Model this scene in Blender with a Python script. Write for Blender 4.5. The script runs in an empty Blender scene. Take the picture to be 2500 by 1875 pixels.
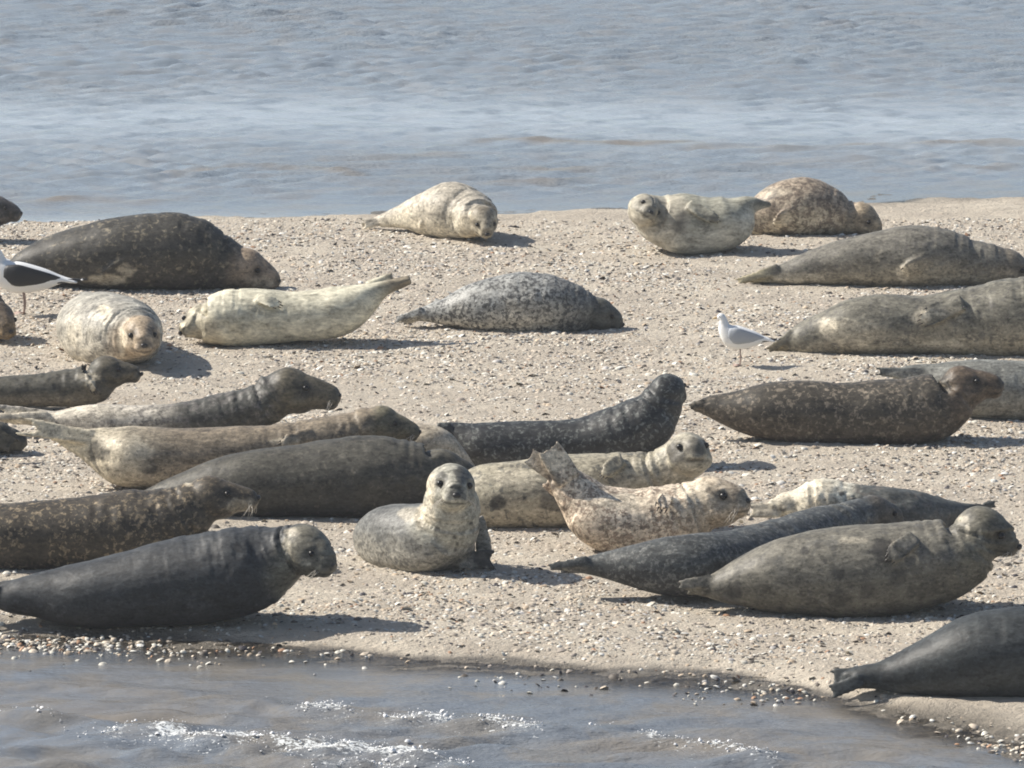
import bpy, math, random
import numpy as np
from mathutils import Vector, Matrix

# ------------------------------------------------------------------ camera, sky, sun, exposure
S = bpy.context.scene
COL = S.collection
F_PX, W_PX, H_PX, CAM_H, PITCH = 16000.0, 2500.0, 1875.0, 7.0, math.radians(10)
cam_d = bpy.data.cameras.new('camera'); cam = bpy.data.objects.new('camera', cam_d); COL.objects.link(cam)
cam.location = (0, 0, CAM_H); cam.rotation_euler = (math.radians(90) - PITCH, 0, 0)
cam_d.sensor_width = 36; cam_d.lens = F_PX / W_PX * 36; cam_d.clip_start = 1; cam_d.clip_end = 6000
S.camera = cam
S.render.resolution_x, S.render.resolution_y = 1024, 768
SUN_EL, SUN_AZ = math.radians(41), math.radians(-76)      # azimuth from +Y towards +X: sun stands left, a touch beyond the seals
w = bpy.data.worlds.new('World'); S.world = w; w.use_nodes = True
nt = w.node_tree; sky = nt.nodes.new('ShaderNodeTexSky'); sky.sky_type = 'NISHITA'; sky.sun_disc = False
sky.sun_elevation = SUN_EL; sky.sun_rotation = SUN_AZ; sky.air_density = 1.0; sky.dust_density = 1.5; sky.ozone_density = 1.0
bg = nt.nodes['Background']; bg.inputs['Strength'].default_value = 0.08
nt.links.new(sky.outputs[0], bg.inputs[0])
sd = bpy.data.lights.new('sun', 'SUN'); sd.energy = 5.0; sd.angle = math.radians(0.55); sd.color = (1.0, 0.94, 0.85)
sun = bpy.data.objects.new('sun', sd); COL.objects.link(sun)
sdir = Vector((math.sin(SUN_AZ) * math.cos(SUN_EL), math.cos(SUN_AZ) * math.cos(SUN_EL), math.sin(SUN_EL)))
sun.rotation_euler = sdir.to_track_quat('Z', 'Y').to_euler(); sun.location = (-20, 30, 20)
S.view_settings.view_transform = 'Standard'; S.view_settings.look = 'None'
S.view_settings.exposure = 0.56; S.view_settings.gamma = 1.0
S.render.engine = 'CYCLES'
try: S.cycles.filter_width = 1.9
except Exception: pass

WZ = -0.05                                                # water level; the sand flat is z = 0
CP, SP = math.cos(PITCH), math.sin(PITCH)
def ray(u, v):
    a, b = (u - W_PX / 2) / F_PX, -(v - H_PX / 2) / F_PX
    return np.array([a, b * SP + CP, b * CP - SP])
def on_ground(u, v, z=0.0):
    d = ray(u, v); k = (z - CAM_H) / d[2]; return np.array([0, 0, CAM_H]) + d * k
def at_depth(u, v, Y):
    d = ray(u, v); k = Y / d[1]; return np.array([0, 0, CAM_H]) + d * k
def ppm(Y): return F_PX / (Y * CP + 1.1)                  # pixels of the photograph per metre at depth Y

# ------------------------------------------------------------------ noise
rng = np.random.default_rng(7)
TAB = rng.random(4096)
def _h(i, j, k): return TAB[(i * 73856093 ^ j * 19349663 ^ k * 83492791) & 4095]
def vnoise(p):
    p = np.asarray(p, float); i = np.floor(p).astype(np.int64); f = p - i; f = f * f * (3 - 2 * f)
    o = 0
    for a in (0, 1):
        for b in (0, 1):
            for c in (0, 1):
                wt = (f[:, 0] if a else 1 - f[:, 0]) * (f[:, 1] if b else 1 - f[:, 1]) * (f[:, 2] if c else 1 - f[:, 2])
                o = o + wt * _h(i[:, 0] + a, i[:, 1] + b, i[:, 2] + c)
    return o
def fbm(p, n=4):
    p = np.asarray(p, float); o = 0; a = 0.5; s = 0
    for _ in range(n): o = o + a * vnoise(p); s += a; a *= 0.5; p = p * 2.03 + 17.1
    return o / s
def sstep(a, b, x): t = np.clip((x - a) / (b - a), 0, 1); return t * t * (3 - 2 * t)

# ------------------------------------------------------------------ materials
def new_mat(name):
    m = bpy.data.materials.new(name); m.use_nodes = True
    return m, m.node_tree, m.node_tree.nodes['Principled BSDF']
def simple(name, col, rough=0.6, spec=0.4):
    m, t, b = new_mat(name); b.inputs['Base Color'].default_value = (*col, 1)
    b.inputs['Roughness'].default_value = rough; b.inputs['Specular IOR Level'].default_value = spec
    return m
def N(t, kind, **kw):
    n = t.nodes.new(kind)
    for k, v in kw.items():
        if k in n.inputs.keys(): n.inputs[k].default_value = v
        else: setattr(n, k, v)
    return n
def mixc(t, fac, a, b, blend='MIX'):
    n = t.nodes.new('ShaderNodeMix'); n.data_type = 'RGBA'; n.blend_type = blend
    def put(s, v):
        if isinstance(v, bpy.types.NodeSocket): t.links.new(v, s)
        elif isinstance(v, (int, float)): s.default_value = v
        else: s.default_value = (*v, 1)
    put(n.inputs[0], fac); put(n.inputs[6], a); put(n.inputs[7], b)
    return n.outputs[2]
def math_n(t, op, a, b=None, clamp=False):
    n = t.nodes.new('ShaderNodeMath'); n.operation = op; n.use_clamp = clamp
    for i, v in enumerate((a, b)):
        if v is None: continue
        if isinstance(v, bpy.types.NodeSocket): t.links.new(v, n.inputs[i])
        else: n.inputs[i].default_value = v
    return n.outputs[0]
def smooth_n(t, x, a, b):
    n = t.nodes.new('ShaderNodeMapRange'); n.interpolation_type = 'SMOOTHSTEP'
    t.links.new(x, n.inputs[0]); n.inputs[1].default_value = a; n.inputs[2].default_value = b
    return n.outputs[0]
def noise_n(t, vec, scale, detail=3, rough=0.55, dist=0.0):
    n = N(t, 'ShaderNodeTexNoise'); n.inputs['Scale'].default_value = scale; n.inputs['Detail'].default_value = detail
    n.inputs['Roughness'].default_value = rough; n.inputs['Distortion'].default_value = dist
    t.links.new(vec, n.inputs['Vector']); return n.outputs['Fac']
def mapped(t, vec, sc, loc=(0, 0, 0)):
    n = N(t, 'ShaderNodeMapping'); n.inputs['Scale'].default_value = sc; n.inputs['Location'].default_value = loc
    t.links.new(vec, n.inputs['Vector']); return n.outputs[0]

# coat: back, belly, spot colours; spots (scale, low, high, amount); front/rear split colour
def coat_mat(name, back, belly, spot, sc=9, th=(0.5, 0.6), amt=0.7, head=None, hamt=0.6, face=(0.03, 0.028, 0.026),
             split=None, seed=0.0, rough=0.52, rear=None, ring=False, spec=0.3, pep=1.0, pale=(.62, .55, .42)):
    m, t, b = new_mat(name)
    at = N(t, 'ShaderNodeAttribute', attribute_name='coat'); sep = N(t, 'ShaderNodeSeparateColor'); t.links.new(at.outputs['Color'], sep.inputs[0])
    tc = N(t, 'ShaderNodeTexCoord'); ob = mapped(t, tc.outputs['Object'], (1, 1, 1), (seed * 3.1, seed * 1.7, seed))
    big = noise_n(t, ob, 4.0, 3, 0.6, 0.4)
    d = math_n(t, 'ADD', sep.outputs[0], math_n(t, 'MULTIPLY', math_n(t, 'SUBTRACT', big, 0.5), 1.1))
    c = mixc(t, smooth_n(t, d, 0.2, 0.72), belly, back)
    if split:                                            # front part of the animal has another colour: (t0, t1, colour)
        c = mixc(t, smooth_n(t, math_n(t, 'ADD', at.outputs['Alpha'], math_n(t, 'MULTIPLY', math_n(t, 'SUBTRACT', big, 0.5), 0.12)), split[0], split[1]), c, split[2])
    s1 = noise_n(t, ob, sc * 2.1, 4, 0.62, 0.5)
    if ring:
        s1 = math_n(t, 'SUBTRACT', 0.78, math_n(t, 'MULTIPLY', math_n(t, 'ABSOLUTE', math_n(t, 'SUBTRACT', s1, 0.5)), 3.2))
    mask = smooth_n(t, s1, *th)
    s2 = noise_n(t, ob, sc * 0.4, 2, 0.5, 0.3)
    mask = math_n(t, 'MULTIPLY', mask, math_n(t, 'MULTIPLY', smooth_n(t, s2, 0.25, 0.5), amt))
    c = mixc(t, mask, c, spot)
    if rear: c = mixc(t, math_n(t, 'SUBTRACT', 1.0, smooth_n(t, at.outputs['Alpha'], rear[0] * 0.4, rear[0]), True), c, rear[1])
    if head: c = mixc(t, math_n(t, 'MULTIPLY', sep.outputs[1], hamt), c, head)
    c = mixc(t, math_n(t, 'MULTIPLY', sep.outputs[2], 0.85), c, face)
    pa = N(t, 'ShaderNodeAttribute', attribute_name='pale_fur'); c = mixc(t, math_n(t, 'MULTIPLY', pa.outputs['Fac'], .9), c, pale)
    fine = noise_n(t, mapped(t, ob, (30, 60, 60)), 1.0, 4, 0.7)
    mid = noise_n(t, mapped(t, ob, (9, 14, 20)), 1.0, 4, 0.65, 0.6)
    g = math_n(t, 'ADD', math_n(t, 'MULTIPLY', fine, 0.5), math_n(t, 'MULTIPLY', mid, 0.9))
    g = math_n(t, 'ADD', math_n(t, 'MULTIPLY', math_n(t, 'SUBTRACT', g, 0.7), 2.7), 1.0)
    sp = noise_n(t, mapped(t, ob, (52, 66, 66)), 1.0, 2, .5)
    g = math_n(t, 'MULTIPLY', g, math_n(t, 'SUBTRACT', 1.0, math_n(t, 'MULTIPLY', smooth_n(t, sp, .58, .64), .40 * pep)))
    g = math_n(t, 'ADD', g, math_n(t, 'MULTIPLY', smooth_n(t, sp, .40, .34), .45 * pep))
    hv = N(t, 'ShaderNodeHueSaturation'); t.links.new(c, hv.inputs['Color']); t.links.new(g, hv.inputs['Value'])
    t.links.new(hv.outputs[0], b.inputs['Base Color'])
    b.inputs['Roughness'].default_value = rough; b.inputs['Specular IOR Level'].default_value = spec
    bp = N(t, 'ShaderNodeBump'); bp.inputs['Strength'].default_value = 0.45; bp.inputs['Distance'].default_value = 0.006
    t.links.new(math_n(t, 'ADD', mid, math_n(t, 'MULTIPLY', fine, 0.5)), bp.inputs['Height']); t.links.new(bp.outputs[0], b.inputs['Normal'])
    return m
EYE = simple('eye_gloss', (0.008, 0.007, 0.007), 0.3, 0.35)
NOSE = simple('nose_skin', (0.018, 0.016, 0.016), 0.35, 0.5)
WHISK = simple('whisker_hair', (0.55, 0.5, 0.42), 0.5)
CLAW = simple('claw_horn', (0.03, 0.026, 0.022), 0.35)

# ------------------------------------------------------------------ mesh helpers
def link_mesh(name, V, Fc, mat, parent=None, loc=(0, 0, 0), smooth=True):
    me = bpy.data.meshes.new(name); me.from_pydata([tuple(map(float, v)) for v in V], [], [tuple(map(int, f)) for f in Fc]); me.update()
    if mat: me.materials.append(mat)
    if smooth: me.polygons.foreach_set('use_smooth', [True] * len(me.polygons))
    o = bpy.data.objects.new(name, me); COL.objects.link(o); o.location = loc
    if parent: o.parent = parent
    return o
def catmull(P, sub):
    P = np.asarray(P, float); n = len(P); out = []
    Q = np.vstack([2 * P[0] - P[1], P, 2 * P[-1] - P[-2]])
    for i in range(n - 1):
        a, b, c, d = Q[i], Q[i + 1], Q[i + 2], Q[i + 3]
        for k in range(sub):
            t = k / sub
            out.append(0.5 * ((2 * b) + (-a + c) * t + (2 * a - 5 * b + 4 * c - d) * t * t + (-a + 3 * b - 3 * c + d) * t ** 3))
    out.append(P[-1]); return np.array(out)
def loft(C, R, Wd, sub=5, n=20, L0=None, flat=False):
    """tube through C with vertical radius R and lateral radius Wd"""
    A = catmull(np.column_stack([C, R, Wd]), sub); C = A[:, :3]; R = np.maximum(A[:, 3], 1e-3); Wd = np.maximum(A[:, 4], 1e-3)
    T = np.gradient(C, axis=0); T /= np.linalg.norm(T, axis=1)[:, None] + 1e-9
    if L0 is None: L0 = np.cross((0, 0, 1), T[0])
    L = np.array(L0, float); V = []; Fc = []; U_all = []
    th = np.linspace(0, 2 * math.pi, n, endpoint=False)
    for i in range(len(C)):
        L = L - T[i] * L.dot(T[i]); L /= np.linalg.norm(L) + 1e-9
        U = np.cross(T[i], L); U_all.append(U)
        fl = flat and abs(T[i][2]) < .75
        for a in th:
            ca, sa = math.cos(a), math.sin(a)
            if fl and sa < 0: ca = math.copysign(abs(ca) ** .55, ca); sa = -abs(sa) ** .85
            V.append(C[i] + L * ca * Wd[i] + U * sa * R[i])
    m = len(C)
    for i in range(m - 1):
        for k in range(n): Fc.append((i * n + k, i * n + (k + 1) % n, (i + 1) * n + (k + 1) % n, (i + 1) * n + k))
    V.append(C[0] - T[0] * R[0] * 0.5); V.append(C[-1] + T[-1] * R[-1] * 0.5)
    for k in range(n):
        Fc.append((m * n, (k + 1) % n, k)); Fc.append((m * n + 1, (m - 1) * n + k, (m - 1) * n + (k + 1) % n))
    return V, Fc, C, R, np.array(U_all)
def ellipsoid(c, r, M=None, nu=14, nv=9):
    V = []; Fc = []
    for j in range(1, nv):
        ph = math.pi * j / nv
        for i in range(nu):
            a = 2 * math.pi * i / nu; V.append((math.sin(ph) * math.cos(a) * r[0], math.sin(ph) * math.sin(a) * r[1], math.cos(ph) * r[2]))
    for j in range(nv - 2):
        for i in range(nu): Fc.append((j * nu + i, (j + 1) * nu + i, (j + 1) * nu + (i + 1) % nu, j * nu + (i + 1) % nu))
    V.append((0, 0, r[2])); V.append((0, 0, -r[2])); k = (nv - 1) * nu
    for i in range(nu): Fc.append((k, i, (i + 1) % nu)); Fc.append((k + 1, (nv - 2) * nu + (i + 1) % nu, (nv - 2) * nu + i))
    V = np.array(V) + np.array(c)
    if M is not None: V = V @ M[0].T + M[1]
    return list(V), Fc
class Bag:
    def __init__(s): s.V = []; s.F = []
    def add(s, V, Fc):
        k = len(s.V); s.V += list(V); s.F += [tuple(i + k for i in f) for f in Fc]
def tube(P, r0, r1, n=6):
    P = np.array(P, float); k = len(P)
    R = np.linspace(r0, r1, k); V, Fc, *_ = loft(P, R, R, sub=3, n=n, L0=np.array((0.3, 0.9, 0.2))); return V, Fc

# ------------------------------------------------------------------ seals
def head_frame(c, yaw, pitch, roll):
    F = np.array([math.cos(yaw) * math.cos(pitch), math.sin(yaw) * math.cos(pitch), math.sin(pitch)])
    L = np.cross((0, 0, 1), F); L /= np.linalg.norm(L); U = np.cross(F, L)
    L2 = L * math.cos(roll) + U * math.sin(roll); U2 = np.cross(F, L2)
    return np.column_stack([F, L2, U2]), np.array(c)
SEALS = []
def seal(kind, label, g, st, head=None, fans=(), coat=None, vox=0.011, folds=(), dark_spots=(), lump=0.006, eyes=True, group=None, wmul=1.12, whisk=False, near_pale=()):
    """g: photo row of the ground line; st: (u, v, r[, dy[, w]]) from tail to neck in photo pixels, dy and all else in metres
       head: dict(c=(u,v), R, yaw, pitch, roll, nl, dy); fans: (base(u,v), tip(u,v), half width base, tip, depth or None, n digits, crescent)"""
    Y0 = on_ground(st[len(st) // 2][0], g)[1] + 0.0
    Y0 += 0.55 * max(s_[2] for s_ in st) / ppm(Y0) * wmul
    st = list(st); fans = list(fans)
    if st[0][2] <= 8 and (len(st[0]) < 5):
        kb = next(i for i, q in enumerate(st) if q[2] > 24); b_, a_ = st[kb], st[0]; rb = min(b_[2], 46); du = b_[0] - a_[0]
        dy0 = (a_[3] if len(a_) > 3 and a_[3] else 0.0)
        for i in range(kb): st[i] = (st[i][0] + (kb - i) / kb * du * .10, st[i][1], st[i][2] * .88) + tuple(st[i][3:])
        fans += [((b_[0] - du * .22, b_[1] - rb * .30), (a_[0], a_[1] - rb * .02), rb * .42, rb * .17, dy0 - .05, 4, .12),
                 ((b_[0] - du * .22, b_[1] + rb * .25), (a_[0] + du * .22, a_[1] + rb * .30), rb * .30, rb * .14, dy0 + .04, 4, .12)]
    C = []; R = []; Wd = []
    for s in st:
        dy = s[3] if len(s) > 3 and s[3] is not None else 0.0; wr = s[4] if len(s) > 4 else wmul
        Y = Y0 + dy; C.append(at_depth(s[0], s[1], Y)); r = s[2] / ppm(Y); R.append(r); Wd.append(r * wr)
    bag = Bag()
    Cn, Rn, Wn = np.array(C), np.array(R), np.array(Wd)
    if head:
        hy = Y0 + head.get('dy', 0.0); hc = at_depth(head['c'][0], head['c'][1], hy); HR = head['R'] / ppm(hy)
        M = head_frame(hc, math.radians(head.get('yaw', 0)), math.radians(head.get('pitch', 0)), math.radians(head.get('roll', 0)))
        back = hc + M[0] @ np.array([-0.4 * HR, 0, -0.08 * HR])
        Cn = np.vstack([Cn, back]); Rn = np.append(Rn, HR * 1.0); Wn = np.append(Wn, HR * 0.98)
    V, Fc, SC, SR, SU = loft(Cn, Rn, Wn, sub=6, n=28, flat=True)
    bag.add(V, Fc)
    eye_pos = []
    if head:
        nl = head.get('nl', 1.7); k = HR
        bag.add(*ellipsoid((0, 0, 0), (1.12 * k, 0.98 * k, 0.98 * k), M, 20, 14))
        bag.add(*ellipsoid((0.45 * k, 0, -0.22 * k), (0.85 * k, 0.82 * k, 0.72 * k), M, 18, 12))
        mz = [(0.2, 0.0, .86, .80), (0.75, -.02, .74, .66), ((0.85 + nl) / 2 - .06, -.12, .58, .52), (nl - .28, -.18, .47, .45), (nl - .10, -.19, .36, .36)]
        CC = np.array([M[0] @ np.array([x * k, 0, z * k]) + M[1] for x, z, _, _ in mz])
        v2, f2, *_ = loft(CC, [q[2] * k for q in mz], [q[3] * k for q in mz], sub=3, n=16, L0=M[0][:, 1]); bag.add(v2, f2)
        for sgn in (-1, 1):
            bag.add(*ellipsoid(((nl - .33) * k, sgn * .22 * k, -.27 * k), (.32 * k, .29 * k, .29 * k), M))       # whisker pads
            bag.add(*ellipsoid((.62 * k, sgn * .42 * k, .40 * k), (.32 * k, .26 * k, .22 * k), M))               # brows
            bag.add(*ellipsoid((.35 * k, sgn * .52 * k, -.28 * k), (.55 * k, .42 * k, .42 * k), M))              # cheeks
            eye_pos.append(np.array([.86 * k, sgn * .58 * k, .24 * k]))
        bag.add(*ellipsoid(((nl - .45) * k, 0, -.50 * k), (.36 * k, .30 * k, .22 * k), M))                       # chin
    claws = []
    for fn in fans:
        (b0, t0, wb, wt) = fn[:4]; dep = fn[4] if len(fn) > 4 else None; nd = fn[5] if len(fn) > 5 else 5; cres = fn[6] if len(fn) > 6 else 0.12
        def place(q, lift):
            if dep is not None: return at_depth(q[0], q[1], Y0 + dep)
            best = None
            for s, c, r_, w_ in zip(st, C, R, Wd):
                dd = abs(s[0] - q[0])
                if best is None or dd < best[0]: best = (dd, s, c, r_, w_)
            _, s, c, r_, w_ = best; k_ = min(0.96, abs(q[1] - s[1]) / s[2])
            return at_depth(q[0], q[1], c[1] - w_ * math.sqrt(1 - k_ * k_) - lift)
        B_ = place(b0, -0.01); T_ = place(t0, 0.018); sc = ppm(B_[1])
        ax = T_ - B_; ln = np.linalg.norm(ax); ax = ax / ln
        Nn = np.array([0, -1.0, 0.35]) if len(fn) < 8 else np.array(fn[7], float)
        Sp = np.cross(ax, Nn); Sp /= np.linalg.norm(Sp)
        wb_, wt_ = wb / sc, wt / sc
        b2, t2 = np.array(b0, float), np.array(t0, float); pa = t2 - b2; pl = np.linalg.norm(pa); pa /= pl; pp_ = np.array([-pa[1], pa[0]])
        for i in range(nd):
            k_ = (i / (nd - 1) * 2 - 1) if nd > 1 else 0
            rr = max(0.011, (wb_ + wt_) / nd * 0.85)
            if wt >= 40: rr *= .62
            if dep is None:
                ext = 1 - .16 * k_ * k_ - .06 * k_
                q = [b2 + pp_ * wb * k_ * .8, b2 + pa * pl * .4 * ext + pp_ * (wb * .6 + wt * .4) * k_, b2 + pa * pl * .75 * ext + pp_ * wt * 1.05 * k_, b2 + pa * pl * ext + pp_ * wt * .92 * k_]
                P = np.array([place(q[0], -.01), place(q[1], .014), place(q[2], .028), place(q[3], .030)])
                rad = [rr * 1.25, rr * 1.2, rr * 1.05, rr * .8]; dpt = [rr * 1.1, rr * .85, rr * .7, rr * .55]
            else:
                ext = 1 + cres * (k_ * k_ - 0.5)
                p0 = B_ + Sp * wb_ * k_ * 0.8; p2 = B_ + ax * ln * ext + Sp * wt_ * k_; p1 = (p0 + p2) / 2 + Sp * (wt_ - wb_) * k_ * 0.12
                P = np.array([p0, p1, p1 * .35 + p2 * .65, p2]); rad = [rr * 1.25, rr * 1.1, rr * .95, rr * .6]; dpt = [rr, rr * .75, rr * .65, rr * .5]
            v3, f3, *_ = loft(P, rad, dpt, sub=3, n=10, L0=Nn); bag.add(v3, f3)
            if dep is None: claws.append((P[-1], (P[-1] - P[-2]) / np.linalg.norm(P[-1] - P[-2])))
    V = np.array(bag.V); V[:, 2] = np.maximum(V[:, 2], -0.03)
    me = bpy.data.meshes.new('tmp'); me.from_pydata(V.tolist(), [], bag.F); ob = bpy.data.objects.new('tmp', me); COL.objects.link(ob)
    rm = ob.modifiers.new('r', 'REMESH'); rm.mode = 'VOXEL'; rm.voxel_size = vox
    sm = ob.modifiers.new('s', 'SMOOTH'); sm.factor = 0.5; sm.iterations = 4
    dg = bpy.context.evaluated_depsgraph_get(); dg.update()
    me2 = bpy.data.meshes.new_from_object(ob.evaluated_get(dg)); bpy.data.objects.remove(ob)
    me2.name = 'body'
    n = len(me2.vertices); X = np.empty(n * 3); me2.vertices.foreach_get('co', X); X = X.reshape(-1, 3)
    NR = np.empty(n * 3); me2.vertices.foreach_get('normal', NR); NR = NR.reshape(-1, 3)
    # nearest spine sample
    idx = np.empty(n, int)
    for a in range(0, n, 4000):
        blk = X[a:a + 4000]; idx[a:a + 4000] = np.argmin(((blk[:, None] - SC[None]) ** 2).sum(2) / (SR[None] + .05) ** 2, axis=1)
    tt = idx / (len(SC) - 1); dors = np.einsum('ij,ij->i', X - SC[idx], SU[idx]) / SR[idx]
    dors = np.clip(dors * 0.5 + 0.5, 0, 1)
    hm = np.zeros(n); fm = np.zeros(n)
    disp = (fbm(X * 5.0 + g, 3) - .5) * lump * 2 + (fbm(X * 16.0 + g, 2) - .5) * lump * 0.7
    disp = disp + (fbm(X * 2.3 + g * .7, 2) - .5) * .045 * sstep(0.02, .10, SR[idx])
    rid = 1 - np.abs(2 * fbm(np.column_stack([tt * 26, dors * 1.6, 0 * tt + g]), 3) - 1)
    disp = disp - sstep(.80, .97, rid) * .006 * sstep(.45, .8, tt) * sstep(.03, .12, SR[idx])
    if head:
        HL = ((X - M[1]) @ M[0]) / HR; rad = np.linalg.norm(HL, axis=1)
        near = sstep(2.6, 1.9, rad - 0.35 * np.maximum(HL[:, 0], 0))
        hm = near * sstep(-0.75, 0.0, HL[:, 0])
        for e in eye_pos:
            de = np.linalg.norm(HL - e / HR, axis=1); fm = np.maximum(fm, np.exp(-(de / .36) ** 2) * 0.9)
            disp = disp - np.exp(-(de / .24) ** 2) * HR * 0.07
            ear = np.linalg.norm(HL - np.array([-.02, np.sign(e[1]) * .93, .12]), axis=1); fm = np.maximum(fm, np.exp(-(ear / .10) ** 2))
        mouth = np.exp(-((HL[:, 2] + .45 - 0.10 * (nl - HL[:, 0])) / .05) ** 2) * sstep(nl - .80, nl - .6, HL[:, 0]) * sstep(.75, .6, np.abs(HL[:, 1]))
        fm = np.maximum(fm, mouth * .9 * near); disp = disp - mouth * near * HR * 0.035
        fm = np.maximum(fm, sstep(nl - .30, nl, HL[:, 0]) * sstep(-.35, -.1, HL[:, 2]) * .8 * near)
        disp = disp * (1 - 0.6 * hm)
    for (t0, amp, wdt) in folds:
        wob = (fbm(X * 9 + 3, 2) - .5) * 0.02
        disp = disp - amp * np.exp(-((tt + wob - t0) / wdt) ** 2)
    disp = np.maximum(disp, -.022)
    X = X + NR * disp[:, None]; X[:, 2] = np.maximum(X[:, 2], -0.03)
    spots = np.zeros(n)
    for (su, sv, sr, ds) in dark_spots:                    # fur markings and, on the sitting seal's flippers, painted shade; on the side one sees
        c = at_depth(su, sv, Y0); Yn = X[:, 1]; pr = np.column_stack([X[:, 0] / X[:, 1], (X[:, 2] - CAM_H) / X[:, 1]])
        cc = np.array([c[0] / c[1], (c[2] - CAM_H) / c[1]]); dd = np.linalg.norm(pr - cc, axis=1) * F_PX + (fbm(X * 30, 2) - .5) * sr * .9
        spots = np.maximum(spots, min(1, ds * 1.5) * sstep(sr * 1.2, sr * 0.8, dd) * (X[:, 1] < Y0 + .1))
    fm = np.maximum(fm, spots)
    pal = np.zeros(n); pr = np.column_stack([X[:, 0] / X[:, 1], (X[:, 2] - CAM_H) / X[:, 1]])
    for (su, sv, ru, rv, ds) in near_pale:
        c = at_depth(su, sv, Y0); q = (pr - np.array([c[0] / c[1], (c[2] - CAM_H) / c[1]])) * F_PX; q = q / np.array([ru, rv])
        pal = np.maximum(pal, ds * sstep(1.15, .7, np.linalg.norm(q, axis=1) + (fbm(X * 26, 3) - .5) * .9) * (X[:, 1] < Y0 + .12))
    umid = (st[0][0] + st[-1][0]) / 2
    base = np.array([np.mean(Cn[:, 0]), Y0, 0.0])
    me2.vertices.foreach_set('co', (X - base).ravel())
    at = me2.color_attributes.new('coat', 'FLOAT_COLOR', 'POINT')
    at.data.foreach_set('color', np.column_stack([dors, hm, fm, tt]).ravel())
    a2 = me2.attributes.new('pale_fur', 'FLOAT', 'POINT'); a2.data.foreach_set('value', pal)
    me2.materials.clear(); me2.materials.append(coat)
    me2.polygons.foreach_set('use_smooth', [True] * len(me2.polygons)); me2.update()
    root = bpy.data.objects.new(kind, None); COL.objects.link(root); root.location = base; root.empty_display_size = 0.2
    root['label'] = label; root['category'] = 'seal'; root['group'] = 'seals hauled out on the sandbank'
    body = bpy.data.objects.new('body', me2); COL.objects.link(body); body.parent = root
    if head and eyes:
        M2 = (M[0], M[1] - base)
        for e in eye_pos:
            link_mesh('eye', *ellipsoid(tuple(e * np.array([1.0, 1.0, 1.0])), (.135 * HR,) * 3, M2, 14, 10), EYE, root)
        nb = Bag(); nb.add(*ellipsoid(((nl - .02) * HR, 0, -.10 * HR), (.10 * HR, .17 * HR, .12 * HR), M2))
        link_mesh('nose', nb.V, nb.F, NOSE, root)
        if whisk:
            rr = random.Random(int(g))
            for sg in (-1, 1):
                for q in range(5):
                    a = np.array([(nl - .3 + rr.uniform(-.12, .12)) * HR, sg * .46 * HR, (-.28 + rr.uniform(-.12, .1)) * HR])
                    b = a + np.array([rr.uniform(-.2, .15), sg * rr.uniform(.2, .35), rr.uniform(-.3, -.1)]) * HR
                    c = b + np.array([rr.uniform(-.3, .0), sg * rr.uniform(.0, .15), rr.uniform(-.4, -.2)]) * HR
                    link_mesh('whisker', *tube([M2[0] @ p + M2[1] for p in (a, b, c)], 0.0011, 0.0006, 5), WHISK, root)
    if claws:
        for p, dv in claws: link_mesh('claw', *tube([p - base - dv * 0.012, p - base + dv * .004, p - base + dv * .012 + np.array([0, 0, -.003])], 0.005, 0.002, 6), CLAW, root)
    SEALS.append(root); return root

# ---- the animals, back row to front
sand_c = (0.34, 0.29, 0.22)
seal('grey_seal', 'dark seal head raised at the left edge in front of the far waterline', 592,
     [(-330, 575, 18), (-260, 560, 34), (-180, 550, 44), (-110, 548, 46), (-55, 545, 42), (-28, 528, 38)],
     dict(c=(-14, 512), R=38, yaw=-8, pitch=-3, nl=1.8),
     coat=coat_mat('coat_a', (.05, .05, .045), (.10, .09, .08), (.03, .03, .03), seed=1))
seal('grey_seal', 'pale cream seal curled by the far waterline with its face resting on the sand', 580,
     [(884, 546, 7, .35, .8), (915, 541, 11, .33), (950, 534, 20, .28), (995, 524, 34, .2), (1050, 517, 55, .1), (1104, 512, 68, 0), (1146, 522, 60, -.12), (1166, 532, 48, -.28)],
     dict(c=(1178, 536), R=37, yaw=-76, pitch=-28, nl=1.55, dy=-.36),
     fans=[((925, 541), (886, 548), 8, 11, .28, 4), ((1050, 545), (1020, 562), 8, 11, None, 4)],
     coat=coat_mat('coat_b', (.40, .36, .29), (.58, .53, .42), (.24, .22, .18), sc=8, th=(.5, .62), amt=.55, head=(.30, .25, .17), hamt=.6, seed=2), vox=.010, folds=((.80, .010, .014),), near_pale=((1020, 545, 26, 14, 0.7), (990, 510, 16, 24, 0.5)), dark_spots=((1180, 532, 34, .24), (1192, 548, 14, .3)))
seal('common_seal', 'brown blotched seal lying with its snout down behind the arched pale seal', 575,
     [(1795, 550, 18), (1845, 530, 44), (1905, 510, 62), (1962, 505, 70), (2018, 515, 60), (2062, 530, 46)],
     dict(c=(2102, 532), R=39, yaw=-32, pitch=-24, nl=1.62, dy=-.03), fans=[((1938, 515), (1890, 546), 9, 12, None, 5)],
     coat=coat_mat('coat_c', (.33, .27, .20), (.48, .42, .31), (.13, .10, .075), sc=13, th=(.44, .56), amt=.85, head=(.30, .24, .16), hamt=.75, seed=3), vox=.010, folds=((.8, .012, .02),), near_pale=((1918, 530, 14, 20, 0.8), (1895, 548, 16, 12, 0.7), (1880, 470, 50, 14, 0.3)))
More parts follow.
